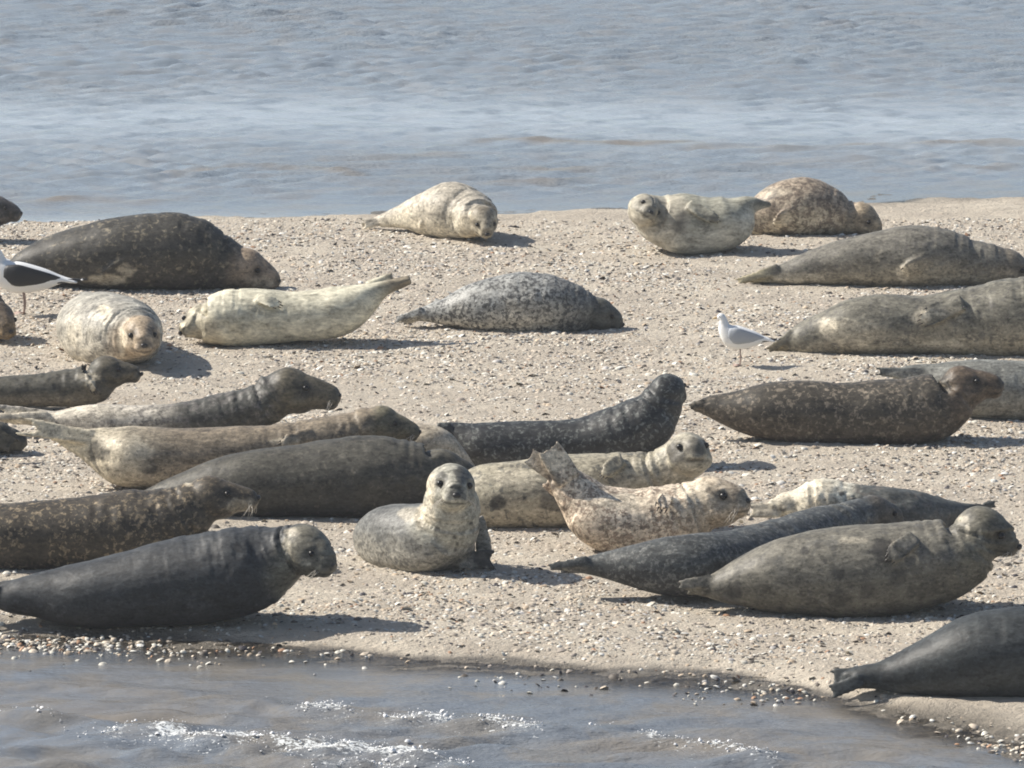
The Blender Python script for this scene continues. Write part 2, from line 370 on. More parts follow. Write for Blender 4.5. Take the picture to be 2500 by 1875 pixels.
seal('common_seal', 'arched pale seal with head and hind flippers lifted near the far waterline', 619,
     [(1884, 501, 5, .02, .6), (1858, 499, 14, 0, .7), (1830, 503, 32, 0, .9), (1790, 532, 60), (1735, 548, 66), (1668, 546, 71), (1612, 536, 60), (1585, 522, 47, -.03)],
     dict(c=(1572, 513), R=41, yaw=-72, pitch=6, roll=-36, nl=1.5, dy=-.10), fans=[((1682, 499), (1754, 541), 10, 11, None, 4, .05), ((1840, 492), (1882, 500), 10, 5, 0, 4, 0)],
     coat=coat_mat('coat_d', (.30, .29, .23), (.44, .42, .35), (.22, .21, .18), sc=10, th=(.5, .7), amt=.35, head=(.40, .35, .27), hamt=.5, seed=4, pep=.35), vox=.010, folds=((.93, .012, .02),), dark_spots=((1705, 510, 12, .35), (1722, 521, 12, .4), (1742, 533, 11, .4), (1580, 512, 13, .4), (1858, 502, 20, .3), (1880, 501, 12, .4)))
seal('grey_seal', 'grey seal with a high rounded back at the right edge, tail pointing to the gull', 699,
     [(1798, 688, 3), (1840, 679, 12), (1885, 671, 22), (1930, 666, 31), (2000, 650, 46), (2080, 637, 59), (2160, 630, 68), (2240, 624, 76), (2310, 630, 70), (2370, 640, 58), (2420, 648, 52)],
     dict(c=(2456, 654), R=48, yaw=-10, pitch=-18, nl=1.9), fans=[((2266, 632), (2198, 682), 14, 20, None, 5), ((1860, 676), (1802, 687), 8, 5, 0, 4)],
     coat=coat_mat('coat_e', (.145, .135, .11), (.26, .23, .17), (.11, .10, .09), sc=14, th=(.5, .62), amt=.5, head=(.18, .15, .11), hamt=.5, rear=(.22, (.34, .30, .20)), seed=5), vox=.011, folds=((.8, .01, .02),), near_pale=((2205, 670, 18, 26, 0.8), (2228, 650, 14, 10, 0.7), (1950, 678, 60, 14, 0.5)))
seal('grey_seal', 'big dark mottled bull seal with a tan head dozing behind the black backed gull', 706,
     [(10, 668, 14), (60, 650, 38), (120, 634, 56), (190, 626, 72), (290, 618, 86), (400, 612, 92), (470, 619, 88), (530, 637, 70)],
     dict(c=(598, 655), R=51, yaw=-20, pitch=-14, nl=1.85, dy=-.04), fans=[((318, 655), (216, 695), 28, 13, None, 5, .05)],
     coat=coat_mat('coat_f', (.045, .042, .035), (.055, .05, .042), (.21, .18, .125), sc=12, th=(.54, .64), amt=.7, head=(.26, .20, .14), hamt=.95, seed=6), vox=.011, folds=((.80, .012, .012), (.84, .012, .012)), eyes=True, near_pale=((262, 684, 60, 14, 0.55), (310, 662, 22, 18, 0.45), (640, 690, 40, 16, 0.3)))
seal('common_seal', 'spotted grey seal with a dark domed back alone in the middle of the sand', 810,
     [(968, 782, 4), (1005, 771, 14), (1050, 765, 25), (1092, 762, 38), (1150, 752, 58), (1220, 742, 71), (1290, 736, 78), (1358, 742, 72), (1412, 755, 56)],
     dict(c=(1460, 766), R=41, yaw=-6, pitch=-19, nl=1.65), fans=[((1030, 768), (972, 781), 9, 8, 0, 5), ((1085, 750), (1056, 732), 6, 8, .05, 3), ((1300, 795), (1262, 802), 8, 10, None, 5)],
     coat=coat_mat('coat_g', (.30, .30, .28), (.50, .46, .38), (.045, .045, .045), sc=19, th=(.49, .55), amt=.85, head=(.075, .075, .06), hamt=.75, seed=7, split=(.62, .9, (.17, .165, .145))), vox=.010)
seal('common_seal', 'cream banana shaped seal, head left and hind flippers raised over the sand', 843,
     [(1000, 682, 5, 0, .7), (965, 694, 12, 0, .7), (925, 711, 23, 0, .8), (884, 734, 42), (832, 757, 58), (770, 768, 60), (700, 773, 59), (620, 773, 67), (550, 776, 66), (512, 782, 56)],
     dict(c=(494, 784), R=44, yaw=196, pitch=-24, roll=70, nl=1.45), fans=[((628, 726), (686, 748), 8, 10, None, 4, .05), ((915, 712), (1004, 682), 20, 9, .02, 4, 0), ((900, 705), (962, 680), 12, 12, .1, 3, 0)],
     coat=coat_mat('coat_h', (.50, .47, .36), (.62, .57, .43), (.30, .27, .20), sc=7, th=(.55, .7), amt=.4, head=(.40, .34, .24), hamt=.45, rear=(.25, (.20, .17, .12)), seed=8, pep=.3), vox=.010, folds=((.9, .012, .014),))
seal('grey_seal', 'fat pale seal facing the camera with a tan face below the dark bull', 888,
     [(205, 728, 12, 1.45, 1.0), (218, 748, 34, 1.1, 1.2), (232, 772, 62, .75, 1.32), (248, 790, 80, .42, 1.36), (268, 803, 86, .15, 1.36), (302, 810, 78, -.1, 1.25), (330, 816, 66, -.25, 1.1)],
     dict(c=(343, 818), R=50, yaw=-80, pitch=-6, nl=1.6, dy=-.36),
     coat=coat_mat('coat_i', (.34, .32, .27), (.50, .46, .38), (.17, .16, .14), sc=9, th=(.48, .6), amt=.7, head=(.36, .26, .16), hamt=.7, seed=9), vox=.010, folds=((.82, .010, .02),), near_pale=((255, 765, 18, 26, 0.8), (298, 830, 12, 40, 0.7), (180, 800, 20, 50, 0.35), (395, 780, 16, 40, 0.4)))
seal('grey_seal', 'brown seal cut by the left edge with its shadow falling on the sand', 834,
     [(-420, 790, 20), (-340, 780, 38), (-240, 770, 58), (-140, 765, 68), (-70, 768, 66), (-35, 770, 62, -.05)],
     dict(c=(-8, 778), R=46, yaw=-55, pitch=-15, nl=1.6, dy=-.15), coat=coat_mat('coat_j', (.13, .10, .07), (.26, .19, .11), (.06, .05, .04), seed=10))
seal('grey_seal', 'dark seal with lifted head at the left edge, just below the pale facing seal', 1003,
     [(-420, 975, 10), (-330, 970, 24), (-220, 966, 34), (-120, 963, 38), (-30, 958, 42), (50, 954, 43), (130, 948, 46), (200, 941, 50), (236, 930, 52)],
     dict(c=(258, 910), R=43, yaw=-6, pitch=2, nl=2.1), fans=[((207, 925), (234, 960), 8, 8, None, 4, .05)],
     coat=coat_mat('coat_k', (.075, .07, .054), (.17, .145, .105), (.05, .05, .045), sc=10, amt=.5, head=(.075, .065, .045), hamt=.7, seed=11), folds=((.9, .014, .014),), near_pale=((225, 940, 8, 22, 0.7), (215, 918, 30, 8, 0.4)))
seal('grey_seal', 'seal with pale rump and dark wrinkled neck, its olive head raised in profile', 1072,
     [(-30, 1018, 6), (30, 1022, 12), (95, 1024, 17), (160, 1026, 30), (240, 1030, 44), (330, 1034, 45), (420, 1032, 46), (500, 1022, 50), (580, 1006, 56), (645, 986, 56)],
     dict(c=(702, 953), R=59, yaw=-8, pitch=-2, nl=2.2), fans=[((130, 1020), (-14, 1008), 14, 20, 0, 5, .3)],
     coat=coat_mat('coat_l', (.46, .42, .35), (.52, .47, .39), (.12, .11, .10), sc=9, th=(.5, .58), amt=.7, split=(.50, .68, (.05, .05, .043)), head=(.105, .09, .06), hamt=.75, seed=12), vox=.011,
     folds=((.93, .014, .008), (.905, .012, .008), (.95, .010, .006), (.82, .005, .01)), whisk=True, near_pale=((60, 1015, 90, 20, 0.7), (230, 1010, 90, 26, 0.35)))
seal('grey_seal', 'seal cut by the left edge showing only a dark clawed flipper on the sand', 1112,
     [(-480, 1040, 30), (-380, 1045, 55), (-260, 1050, 60), (-130, 1052, 58), (-40, 1062, 48), (25, 1074, 34), (60, 1084, 24)],
     fans=[((-15, 1056), (36, 1092), 18, 20, -.32, 5)], coat=coat_mat('coat_m', (.07, .065, .05), (.13, .12, .09), (.04, .04, .035), seed=13))
seal('grey_seal', 'tan freckled seal, hind flippers lifted at left, head laid low in profile', 1196,
     [(84, 1046, 5, 0, .5), (130, 1060, 14, 0, .5), (180, 1078, 29, 0, .6), (232, 1092, 48, 0, .8), (300, 1112, 72), (370, 1116, 75), (460, 1112, 70), (560, 1102, 66), (660, 1090, 59), (750, 1076, 51), (830, 1060, 46), (885, 1045, 46)],
     dict(c=(930, 1034), R=46, yaw=-9, pitch=-8, nl=2.15), fans=[((225, 1068), (64, 1042), 14, 20, -.05, 5, .3), ((240, 1120), (96, 1050), 10, 6, .05, 4), ((760, 1060), (680, 1085), 10, 14, None, 5)],
     coat=coat_mat('coat_n', (.19, .155, .11), (.33, .265, .185), (.10, .085, .065), sc=20, th=(.48, .6), amt=.6, head=(.09, .085, .055), hamt=.8, rear=(.50, (.52, .46, .34)), seed=14), vox=.011, dark_spots=((363, 1143, 21, 1.0), (240, 1100, 26, .6)), folds=((.90, .010, .01),), whisk=True, near_pale=((262, 1082, 24, 20, 0.65), (320, 1110, 60, 50, 0.45), (120, 1045, 60, 8, 0.6), (700, 1078, 40, 12, 0.5)))
seal('grey_seal', 'pale seal mostly hidden, its light rump showing between two dark seals', 1178,
     [(1182, 1160, 5, 0, .7), (1150, 1142, 12, 0, .8), (1112, 1112, 26), (1070, 1086, 40), (1020, 1082, 46), (950, 1090, 44), (870, 1100, 40), (790, 1110, 36), (720, 1120, 30)],
     dict(c=(670, 1130), R=26, yaw=180, nl=1.6), coat=coat_mat('coat_o', (.42, .36, .27), (.60, .54, .42), (.25, .22, .18), amt=.4, seed=15), eyes=False)
seal('common_seal', 'black marbled seal with its round head raised and turned away from the camera', 1146,
     [(1066, 1040, 6), (1108, 1054, 26), (1160, 1078, 52), (1230, 1084, 58), (1320, 1084, 60), (1420, 1080, 65), (1505, 1062, 70), (1575, 1032, 64), (1610, 996, 56, .02, 1.0)],
     dict(c=(1629, 958), R=46, yaw=62, pitch=4, nl=1.5, dy=.04), fans=[((1120, 1048), (1068, 1040), 12, 6, 0, 4, 0)],
     coat=coat_mat('coat_p', (.026, .027, .027), (.04, .04, .04), (.20, .21, .19), sc=19, th=(.52, .62), amt=.6, ring=False, rough=.5, spec=.35, seed=16), vox=.010)
seal('grey_seal', 'light grey seal partly hidden behind the dark one at the right edge, flipper sticking up', 1022,
     [(2142, 908, 3), (2196, 902, 9), (2246, 908, 24), (2300, 930, 49), (2370, 948, 68), (2450, 952, 71), (2550, 955, 71), (2640, 960, 62)],
     dict(c=(2720, 955), R=48, yaw=0, nl=1.9), coat=coat_mat('coat_q', (.17, .17, .15), (.28, .26, .21), (.10, .10, .09), sc=12, amt=.4, seed=17))
seal('grey_seal', 'dark brown seal with lifted snout pointing right, tail touching the black marbled seal', 1086,
     [(1683, 994, 7), (1730, 992, 29), (1790, 999, 48), (1860, 1004, 66), (1950, 1007, 75), (2050, 1008, 76), (2150, 1003, 81), (2230, 998, 84), (2288, 984, 80), (2324, 965, 66)],
     dict(c=(2343, 944), R=54, yaw=-8, pitch=8, nl=1.95), fans=[((1740, 985), (1686, 990), 14, 8, 0, 4, 0)],
     coat=coat_mat('coat_r', (.052, .045, .034), (.08, .065, .048), (.24, .20, .15), sc=16, th=(.52, .61), amt=.7, head=(.10, .07, .045), hamt=.6, seed=18), vox=.011, folds=((.88, .008, .01),))
seal('grey_seal', 'grey spotted seal at the right edge, flipper folded on its flank, tail beside the gull', 867,
     [(1873, 858, 3), (1910, 846, 15), (1955, 828, 36), (2010, 815, 50), (2080, 800, 65), (2170, 793, 72), (2270, 790, 76), (2370, 783, 84), (2470, 772, 94), (2580, 770, 95), (2690, 790, 75)],
     dict(c=(2770, 805), R=60, yaw=-5, nl=1.9), fans=[((2350, 738), (2243, 782), 16, 22, None, 5, .1), ((1935, 838), (1876, 858), 14, 6, 0, 4, 0)],
     coat=coat_mat('coat_s', (.15, .14, .11), (.31, .275, .205), (.09, .085, .075), sc=9, th=(.54, .62), amt=.7, rear=(.17, (.13, .11, .07)), seed=19), vox=.011, dark_spots=((2080, 838, 15, .6), (2140, 835, 8, .6)), near_pale=((2022, 800, 26, 26, 0.9), (2090, 815, 70, 36, 0.45), (2250, 775, 26, 22, 0.8), (2300, 760, 50, 12, 0.4), (2290, 840, 70, 8, 0.5)))
seal('common_seal', 'spotted fawn seal with its dark capped head raised, lying behind the mottled cream one', 1287,
     [(1075, 1240, 20), (1130, 1222, 55), (1190, 1208, 74), (1270, 1202, 83), (1360, 1198, 87), (1450, 1190, 84), (1530, 1172, 70), (1600, 1148, 50, -.04)],
     dict(c=(1677, 1112), R=59, yaw=-72, pitch=20, nl=1.25, dy=-.08), fans=[((1520, 1120), (1468, 1160), 12, 14, None, 5)],
     coat=coat_mat('coat_t', (.30, .27, .20), (.40, .35, .26), (.09, .09, .08), sc=8, th=(.55, .62), amt=.75, head=(.36, .33, .26), hamt=.7, seed=20), vox=.010, dark_spots=((1352, 1222, 34, .5), (1218, 1228, 18, .6), (1395, 1250, 22, .5), (1280, 1215, 6, .8), (1652, 1108, 26, .6), (1708, 1092, 20, .5)), folds=((.86, .02, .012), (.90, .016, .01)), near_pale=((1626, 1152, 9, 26, 0.9), (1646, 1168, 7, 18, 0.8), (1262, 1170, 60, 26, 0.4), (1690, 1150, 40, 22, 0.4)))
seal('grey_seal', 'huge dark seal stretched behind the central sitting seal, snout just above its head', 1265,
     [(345, 1218, 16), (420, 1206, 42), (500, 1194, 62), (590, 1182, 78), (700, 1173, 88), (820, 1166, 97), (920, 1165, 99), (1000, 1164, 88), (1045, 1162, 77)],
     dict(c=(1075, 1158), R=64, yaw=-4, pitch=-6, nl=1.32),
     coat=coat_mat('coat_u', (.062, .058, .046), (.036, .036, .034), (.16, .14, .11), sc=15, th=(.56, .66), amt=.4, head=(.10, .09, .065), hamt=.5, seed=21), vox=.012)
seal('common_seal', 'cream seal lying belly up behind the dark ones, tail stretched out to the right', 1318,
     [(2428, 1231, 4, .25, .6), (2388, 1236, 7, .22, .7), (2345, 1246, 20, .18), (2285, 1256, 46, .1), (2205, 1254, 60), (2120, 1244, 58), (2060, 1230, 54), (2000, 1222, 54), (1962, 1228, 40)],
     dict(c=(1930, 1234), R=35, yaw=190, pitch=-6, roll=150, nl=1.6), fans=[((1905, 1246), (1828, 1246), 15, 17, -.05, 5), ((2400, 1234), (2432, 1230), 4, 7, .25, 3), ((2090, 1215), (2085, 1282), 12, 16, -.3, 4)],
     coat=coat_mat('coat_v', (.075, .078, .072), (.075, .075, .07), (.14, .12, .10), sc=9, th=(.5, .6), amt=.5, split=(.60, .70, (.66, .62, .50)), head=(.62, .58, .46), hamt=.6, seed=22), vox=.010, lump=.016, eyes=False, dark_spots=((1912, 1238, 12, .8), (2035, 1225, 9, .7), (1925, 1214, 6, .6), (2055, 1205, 7, .7)), folds=((.80, .012, .012),), near_pale=((1860, 1245, 50, 20, 0.9), (1935, 1222, 50, 26, 0.8), (2000, 1205, 50, 40, 1.0), (2072, 1258, 5, 28, 0.8), (2098, 1262, 5, 28, 0.8)))
seal('common_seal', 'mottled cream and brown seal bent upward, spread hind flippers high and head raised', 1352,
     [(1368, 1160, 36, 0, .6), (1408, 1202, 54, 0, .8), (1448, 1244, 72), (1496, 1268, 82), (1550, 1272, 82), (1612, 1262, 82), (1668, 1248, 76)],
     dict(c=(1730, 1226), R=68, yaw=-24, pitch=10, nl=1.55), fans=[((1388, 1170), (1338, 1092), 24, 25, -.05, 4, .05), ((1376, 1172), (1290, 1112), 18, 19, .02, 4, .05), ((1394, 1208), (1340, 1164), 18, 25, .12, 4, .05), ((1630, 1205), (1610, 1246), 14, 16, None, 4)],
     coat=coat_mat('coat_w', (.60, .51, .39), (.58, .48, .36), (.15, .10, .07), sc=21, th=(.48, .54), amt=.75, head=(.46, .38, .27), hamt=.5, seed=23), vox=.009, folds=((.88, .012, .012),), whisk=True, near_pale=((1335, 1125, 60, 34, .5), (1520, 1225, 70, 22, .5), (1690, 1195, 40, 30, .5)), dark_spots=((1350, 1172, 22, .45), (1790, 1215, 22, .3)))
seal('grey_seal', 'dark brown spotted seal at the left edge with a long snout resting over its neighbour', 1391,
     [(-330, 1330, 50), (-220, 1318, 68), (-110, 1312, 78), (0, 1310, 82), (100, 1306, 84), (200, 1300, 87), (300, 1290, 92), (390, 1276, 84), (450, 1250, 74)],
     dict(c=(512, 1216), R=58, yaw=-6, pitch=4, nl=2.1), fans=[],
     coat=coat_mat('coat_x', (.048, .040, .029), (.048, .041, .031), (.28, .22, .14), sc=18, th=(.52, .61), amt=.7, head=(.08, .065, .045), hamt=.5, seed=24), vox=.012, folds=((.88, .016, .01), (.84, .01, .01)), whisk=True, near_pale=((590, 1235, 40, 20, 0.35), (460, 1178, 10, 10, 0.6)))
seal('common_seal', 'small silver grey seal sitting up in the centre and looking at the camera', 1400,
     [(896, 1318, 34, .42), (925, 1310, 62, .34), (968, 1307, 80, .22), (1020, 1310, 88, .10), (1064, 1308, 87, 0), (1092, 1286, 80, -.04, 1.0), (1100, 1240, 75, -.07, 1.02)],
     dict(c=(1100, 1192), R=63, yaw=-80, pitch=4, roll=-6, nl=1.55, dy=-.1), fans=[((1168, 1262), (1182, 1350), 10, 12, .12, 4), ((1120, 1372), (1202, 1366), 14, 20, -.05, 5)],
     coat=coat_mat('coat_y', (.135, .135, .125), (.28, .265, .225), (.085, .085, .08), sc=17, th=(.50, .57), amt=.7, head=(.42, .40, .32), hamt=.6, seed=25), vox=.008, folds=((.80, .010, .02),), whisk=True, dark_spots=((1130, 1158, 22, .6), (1077, 1170, 17, .6), (1114, 1200, 19, .5), (1150, 1278, 5, .8), (1110, 1312, 5, .8), (1116, 1328, 5, .8), (1112, 1342, 5, .7), (1068, 1293, 7, .6), (1190, 1285, 22, .8), (1186, 1320, 22, .8), (1180, 1360, 30, .8), (1205, 1372, 22, .8)), near_pale=((1040, 1262, 26, 40, 0.7), (1052, 1190, 12, 50, 0.7), (1000, 1255, 30, 20, 0.35), (1120, 1260, 30, 30, 0.3)))  # the last dark_spots, over the right flippers, paint their shade into the coat
seal('grey_seal', 'long dark seal running back between the mottled cream seal and the big grey one', 1468,
     [(1341, 1384, 4), (1400, 1382, 16), (1462, 1379, 31), (1530, 1378, 51), (1610, 1380, 69), (1700, 1378, 78, .02), (1790, 1368, 77, .2), (1880, 1346, 74, .48), (1960, 1318, 72, .74), (2040, 1292, 66, 1.0)],
     dict(c=(2128, 1258), R=54, yaw=22, pitch=-8, nl=1.6, dy=1.25), fans=[((1410, 1380), (1342, 1385), 12, 6, 0, 4, 0)],
     coat=coat_mat('coat_z', (.058, .061, .059), (.042, .042, .042), (.17, .17, .155), sc=22, th=(.5, .59), amt=.7, head=(.075, .06, .045), hamt=.6, seed=26), vox=.011, folds=((.885, .02, .006), (.91, .02, .006)))
seal('grey_seal', 'big grey blotched seal in the right foreground with its head raised in profile', 1501,
     [(1657, 1430, 5), (1700, 1435, 20), (1760, 1429, 44), (1830, 1416, 67), (1900, 1408, 88), (2000, 1400, 102), (2100, 1392, 107), (2200, 1384, 105), (2276, 1372, 101), (2332, 1352, 92), (2364, 1330, 80)],
     dict(c=(2396, 1300), R=65, yaw=-16, pitch=-14, nl=1.56), fans=[((2232, 1312), (2165, 1366), 16, 18, None, 5), ((1735, 1430), (1660, 1429), 18, 7, 0, 4, 0)],
     coat=coat_mat('coat_aa', (.135, .125, .10), (.105, .098, .078), (.07, .07, .068), sc=4.5, th=(.54, .64), amt=.5, head=(.13, .12, .085), hamt=.5, seed=27), vox=.010, folds=((.90, .02, .007), (.925, .018, .006), (.87, .01, .01)), whisk=True, dark_spots=((2160, 1345, 28, .55), (2050, 1402, 17, .5), (1965, 1345, 11, .6), (1998, 1332, 8, .5), (2190, 1410, 20, .4), (2120, 1440, 22, .45), (2045, 1460, 24, .45), (1790, 1440, 22, .45), (1930, 1395, 9, .3), (2015, 1372, 6, .6)), near_pale=((2350, 1268, 14, 12, 0.4), (2362, 1290, 6, 18, 0.5), (2392, 1305, 5, 18, 0.5), (2180, 1345, 6, 26, 0.4), (2080, 1320, 40, 10, 0.3)))
seal('grey_seal', 'slate coloured seal in the left foreground turning its face to the camera', 1529,
     [(-100, 1450, 6), (-40, 1458, 18), (25, 1458, 38), (90, 1452, 52), (160, 1453, 69), (230, 1448, 82), (320, 1436, 93), (420, 1421, 104), (510, 1406, 109), (590, 1390, 109), (646, 1370, 96), (692, 1350, 72, -.03)],
     dict(c=(744, 1341), R=60, yaw=-40, pitch=-14, nl=1.58, dy=-.08), fans=[((30, 1445), (-90, 1450), 24, 14, 0, 4, 0)],
     coat=coat_mat('coat_bb', (.038, .040, .041), (.032, .033, .034), (.11, .11, .105), sc=10, th=(.54, .68), amt=.3, head=(.17, .155, .115), hamt=.75, seed=28), vox=.010, folds=((.93, .03, .008), (.955, .014, .006)), whisk=True, near_pale=((700, 1345, 12, 36, 0.45), (745, 1372, 18, 10, 0.4), (712, 1300, 22, 12, 0.4)))
seal('grey_seal', 'dark seal cut by the lower right corner, hind flippers at the water line', 1702,
     [(2062, 1662, 22, 0, .7), (2110, 1652, 27), (2158, 1648, 36), (2214, 1640, 57), (2282, 1622, 79), (2352, 1605, 96), (2432, 1595, 105), (2520, 1592, 106), (2620, 1598, 95), (2710, 1612, 78)],
     dict(c=(2790, 1610), R=62, yaw=0, nl=1.9), fans=[((2100, 1644), (2032, 1656), 14, 18, .05, 5, .1), ((2105, 1660), (2026, 1690), 14, 15, -.08, 5, .1)],
     coat=coat_mat('coat_cc', (.036, .04, .04), (.045, .05, .05), (.03, .03, .03), sc=6, amt=.3, seed=29), vox=.012)

# ------------------------------------------------------------------ gulls
WHITE_F = simple('white_feathers', (.80, .80, .78), .6, .2); GREY_F = simple('grey_feathers', (.36, .385, .42), .6, .2)
BLACK_F = simple('black_feathers', (.022, .023, .026), .5, .3); BEAK = simple('beak_horn', (.45, .30, .12), .4); PINK = simple('pink_legs', (.32, .23, .19), .5)
def gull(label, g, u, L, wing_m, tilt=0.0, dy=0, mirror=False, stretch=1.0):
    """stands facing left; u = photo column of the feet, L = metres beak to tail"""
    o = on_ground(u, g); root = bpy.data.objects.new('gull', None); COL.objects.link(root); root.location = o; root.scale = (L, L, L * stretch)
    root['label'] = label; root['category'] = 'gull'; root['group'] = 'gulls standing among the seals'
    leg = .19
    # body: tail .. breast .. neck .. head (x negative = forward)
    P = [(.50, .0, leg + .105, .012, .05), (.36, 0, leg + .125, .035, .055), (.20, 0, leg + .13, .095, .095), (.0, 0, leg + .14, .140, .125), (-.13, 0, leg + .165, .135, .12), (-.215, 0, leg + .24, .10, .095), (-.24, 0, leg + .31, .073, .068), (-.255, 0, leg + .36, .060, .056), (-.285, 0, leg + .385, .052, .048), (-.325, 0, leg + .38, .03, .03)]
    P = [(x, y, z, a, b) for x, y, z, a, b in P]
    V, Fc, *_ = loft(np.array([p[:3] for p in P]), [p[3] for p in P], [p[4] for p in P], sub=5, n=20)
    link_mesh('body', V, Fc, WHITE_F, root)
    for s in (-1, 1):
        W = [(-.16, s * .085, leg + .20, .07, .035), (-.05, s * .115, leg + .18, .10, .035), (.10, s * .105, leg + .165, .075, .03), (.25, s * .065, leg + .145, .045, .02), (.36, s * .035, leg + .125, .022, .012)]
        v, f, *_ = loft(np.array([p[:3] for p in W]), [p[3] for p in W], [p[4] for p in W], sub=4, n=14); wg = link_mesh('wing', v, f, wing_m, root)
        W = [(.20, s * .06, leg + .125, .028, .014), (.36, s * .04, leg + .118, .022, .012), (.50, s * .02, leg + .12, .013, .008), (.60, s * .01, leg + .13, .003, .003)]
        v, f, *_ = loft(np.array([p[:3] for p in W]), [p[3] for p in W], [p[4] for p in W], sub=4, n=12); link_mesh('wing_tip', v, f, BLACK_F, wg)
        for q in ((.47, .119, .016), (.55, .126, .012), (.24, .105, .02), (.30, .150, .016)):
            link_mesh('feather_tip', *ellipsoid((q[0], s * (.052 if q[0] < .4 else .022), leg + q[1]), (q[2], .012, q[2] * .55), None, 10, 7), WHITE_F, wg)
        lb = Bag(); lb.add(*tube([(.0, s * .045, leg + .04), (.012, s * .045, leg * .5), (0, s * .045, .01)], .011, .009, 8))
        lg = link_mesh('leg', lb.V, lb.F, PINK, root)
        o2 = [(.015, 0), (-.085, -.05), (-.07, -.02), (-.095, 0), (-.07, .02), (-.085, .05)]
        link_mesh('foot', [(x, s * .045 + y, z) for z in (.004, .014) for x, y in o2], [(5, 4, 3, 2, 1, 0), (6, 7, 8, 9, 10, 11)] + [(i, (i + 1) % 6, 6 + (i + 1) % 6, 6 + i) for i in range(6)], PINK, lg)
        link_mesh('eye', *ellipsoid((-.298, s * .044, leg + .397), (.007,) * 3, None, 8, 6), EYE, root)
    link_mesh('beak', *tube([(-.33, 0, leg + .380), (-.37, 0, leg + .377), (-.40, 0, leg + .362)], .017, .004, 8), BEAK, root)
    return root
gull('white and pale grey gull standing on the open sand beside the grey spotted seal', 893, 1806, .43, GREY_F, stretch=1.24)
b = gull('black backed gull cut by the left edge in front of the dark bull seal', 768, 58, .70, BLACK_F, stretch=1.05)
gull('grey winged gull just inside the left edge, behind the black backed gull', 690, -40, .46, GREY_F)

# ------------------------------------------------------------------ ground
def curve_world(pts, z=WZ):
    P = np.array([on_ground(u, v, z) for u, v in pts]); return P[:, 0], P[:, 1]
fx, fy = curve_world([(-400, 1545), (0, 1545), (100, 1552), (250, 1560), (500, 1578), (700, 1590), (860, 1592), (1000, 1606), (1250, 1618), (1500, 1640), (1750, 1652), (1950, 1672), (2060, 1705), (2200, 1740), (2350, 1775), (2500, 1815), (2900, 1900)])
bx, by = curve_world([(-400, 562), (0, 556), (80, 548), (200, 545), (420, 540), (600, 538), (900, 533), (1300, 522), (1800, 508), (2200, 495), (2500, 486), (2900, 470)])
def shore(x, y):
    f = np.interp(x, fx, fy); b_ = np.interp(x, bx, by)
    p = np.column_stack([x * 1.6, y * 2.2, 0 * x + 5]); wob = (fbm(p, 4) - .5)
    wf = (fbm(np.column_stack([x * .9, y * .9, 0 * x + 2.2]), 3) - .5)
    return np.minimum(y - f + wob * .30 + wf * .35, b_ - y + wob * .6)
def sand_h(x, y):
    d = shore(x, y)
    h = np.where(d > 0, WZ + (-WZ) * sstep(0, .28, d), WZ - np.minimum(.5, -d * .03))
    n1 = fbm(np.column_stack([x * 3.2, y * 6, 0 * x]), 4) - .5
    n2 = fbm(np.column_stack([x * 9, y * 24, 0 * x + 9]), 3) - .5
    n3 = fbm(np.column_stack([x * .8, y * .8, 0 * x + 4]), 2) - .5
    return h + n1 * .022 + n2 * .026 + n3 * .035 * (d > 0), d
def axis(lo, hi, step, far):
    a = list(np.arange(lo, hi, step)); l = []; s = step
    x = lo
    while x > -far: s *= 1.6; x -= s; l.append(x)
    r = []; x = a[-1]; s = step
    while x < far: s *= 1.6; x += s; r.append(x)
    return np.array(l[::-1] + a + r)
def grid_mesh(name, xs, ys, zf, mat):
    Xg, Yg = np.meshgrid(xs, ys); x, y = Xg.ravel(), Yg.ravel(); z, extra = zf(x, y)
    nx, ny = len(xs), len(ys)
    i = np.arange(nx * ny).reshape(ny, nx); q = np.stack([i[:-1, :-1], i[:-1, 1:], i[1:, 1:], i[1:, :-1]], -1).reshape(-1, 4)
    me = bpy.data.meshes.new(name); me.vertices.add(nx * ny); me.vertices.foreach_set('co', np.column_stack([x, y, z]).ravel())
    me.loops.add(q.size); me.loops.foreach_set('vertex_index', q.ravel()); me.polygons.add(len(q)); me.polygons.foreach_set('loop_start', np.arange(0, q.size, 4))
    me.update(calc_edges=True); me.polygons.foreach_set('use_smooth', [True] * len(q)); me.materials.append(mat)
    at = me.color_attributes.new('data', 'FLOAT_COLOR', 'POINT'); at.data.foreach_set('color', extra.ravel())
    o = bpy.data.objects.new(name, me); COL.objects.link(o); o['kind'] = 'structure'; return o
m_sand, t, b = new_mat('sand')
at = N(t, 'ShaderNodeAttribute', attribute_name='data'); sep = N(t, 'ShaderNodeSeparateColor'); t.links.new(at.outputs['Color'], sep.inputs[0])
tc = N(t, 'ShaderNodeTexCoord'); ob = tc.outputs['Object']
n1 = noise_n(t, mapped(t, ob, (1.2, 2.2, 1)), 1.0, 5, .6, .3); n2 = noise_n(t, mapped(t, ob, (22, 40, 20)), 1.0, 4, .7); n3 = noise_n(t, mapped(t, ob, (90, 120, 90)), 1.0, 3, .7)
c = mixc(t, smooth_n(t, n1, .35, .68), (.455, .400, .325), (.560, .500, .405))
c = mixc(t, math_n(t, 'MULTIPLY', smooth_n(t, n2, .52, .72), .45), c, (.24, .195, .155))
c = mixc(t, math_n(t, 'MULTIPLY', smooth_n(t, n3, .60, .75), .5), c, (.62, .55, .46))
wet = sep.outputs[0]
c = mixc(t, wet, c, mixc(t, smooth_n(t, n2, .4, .65), (.125, .112, .092), (.20, .175, .14)))
t.links.new(c, b.inputs['Base Color'])
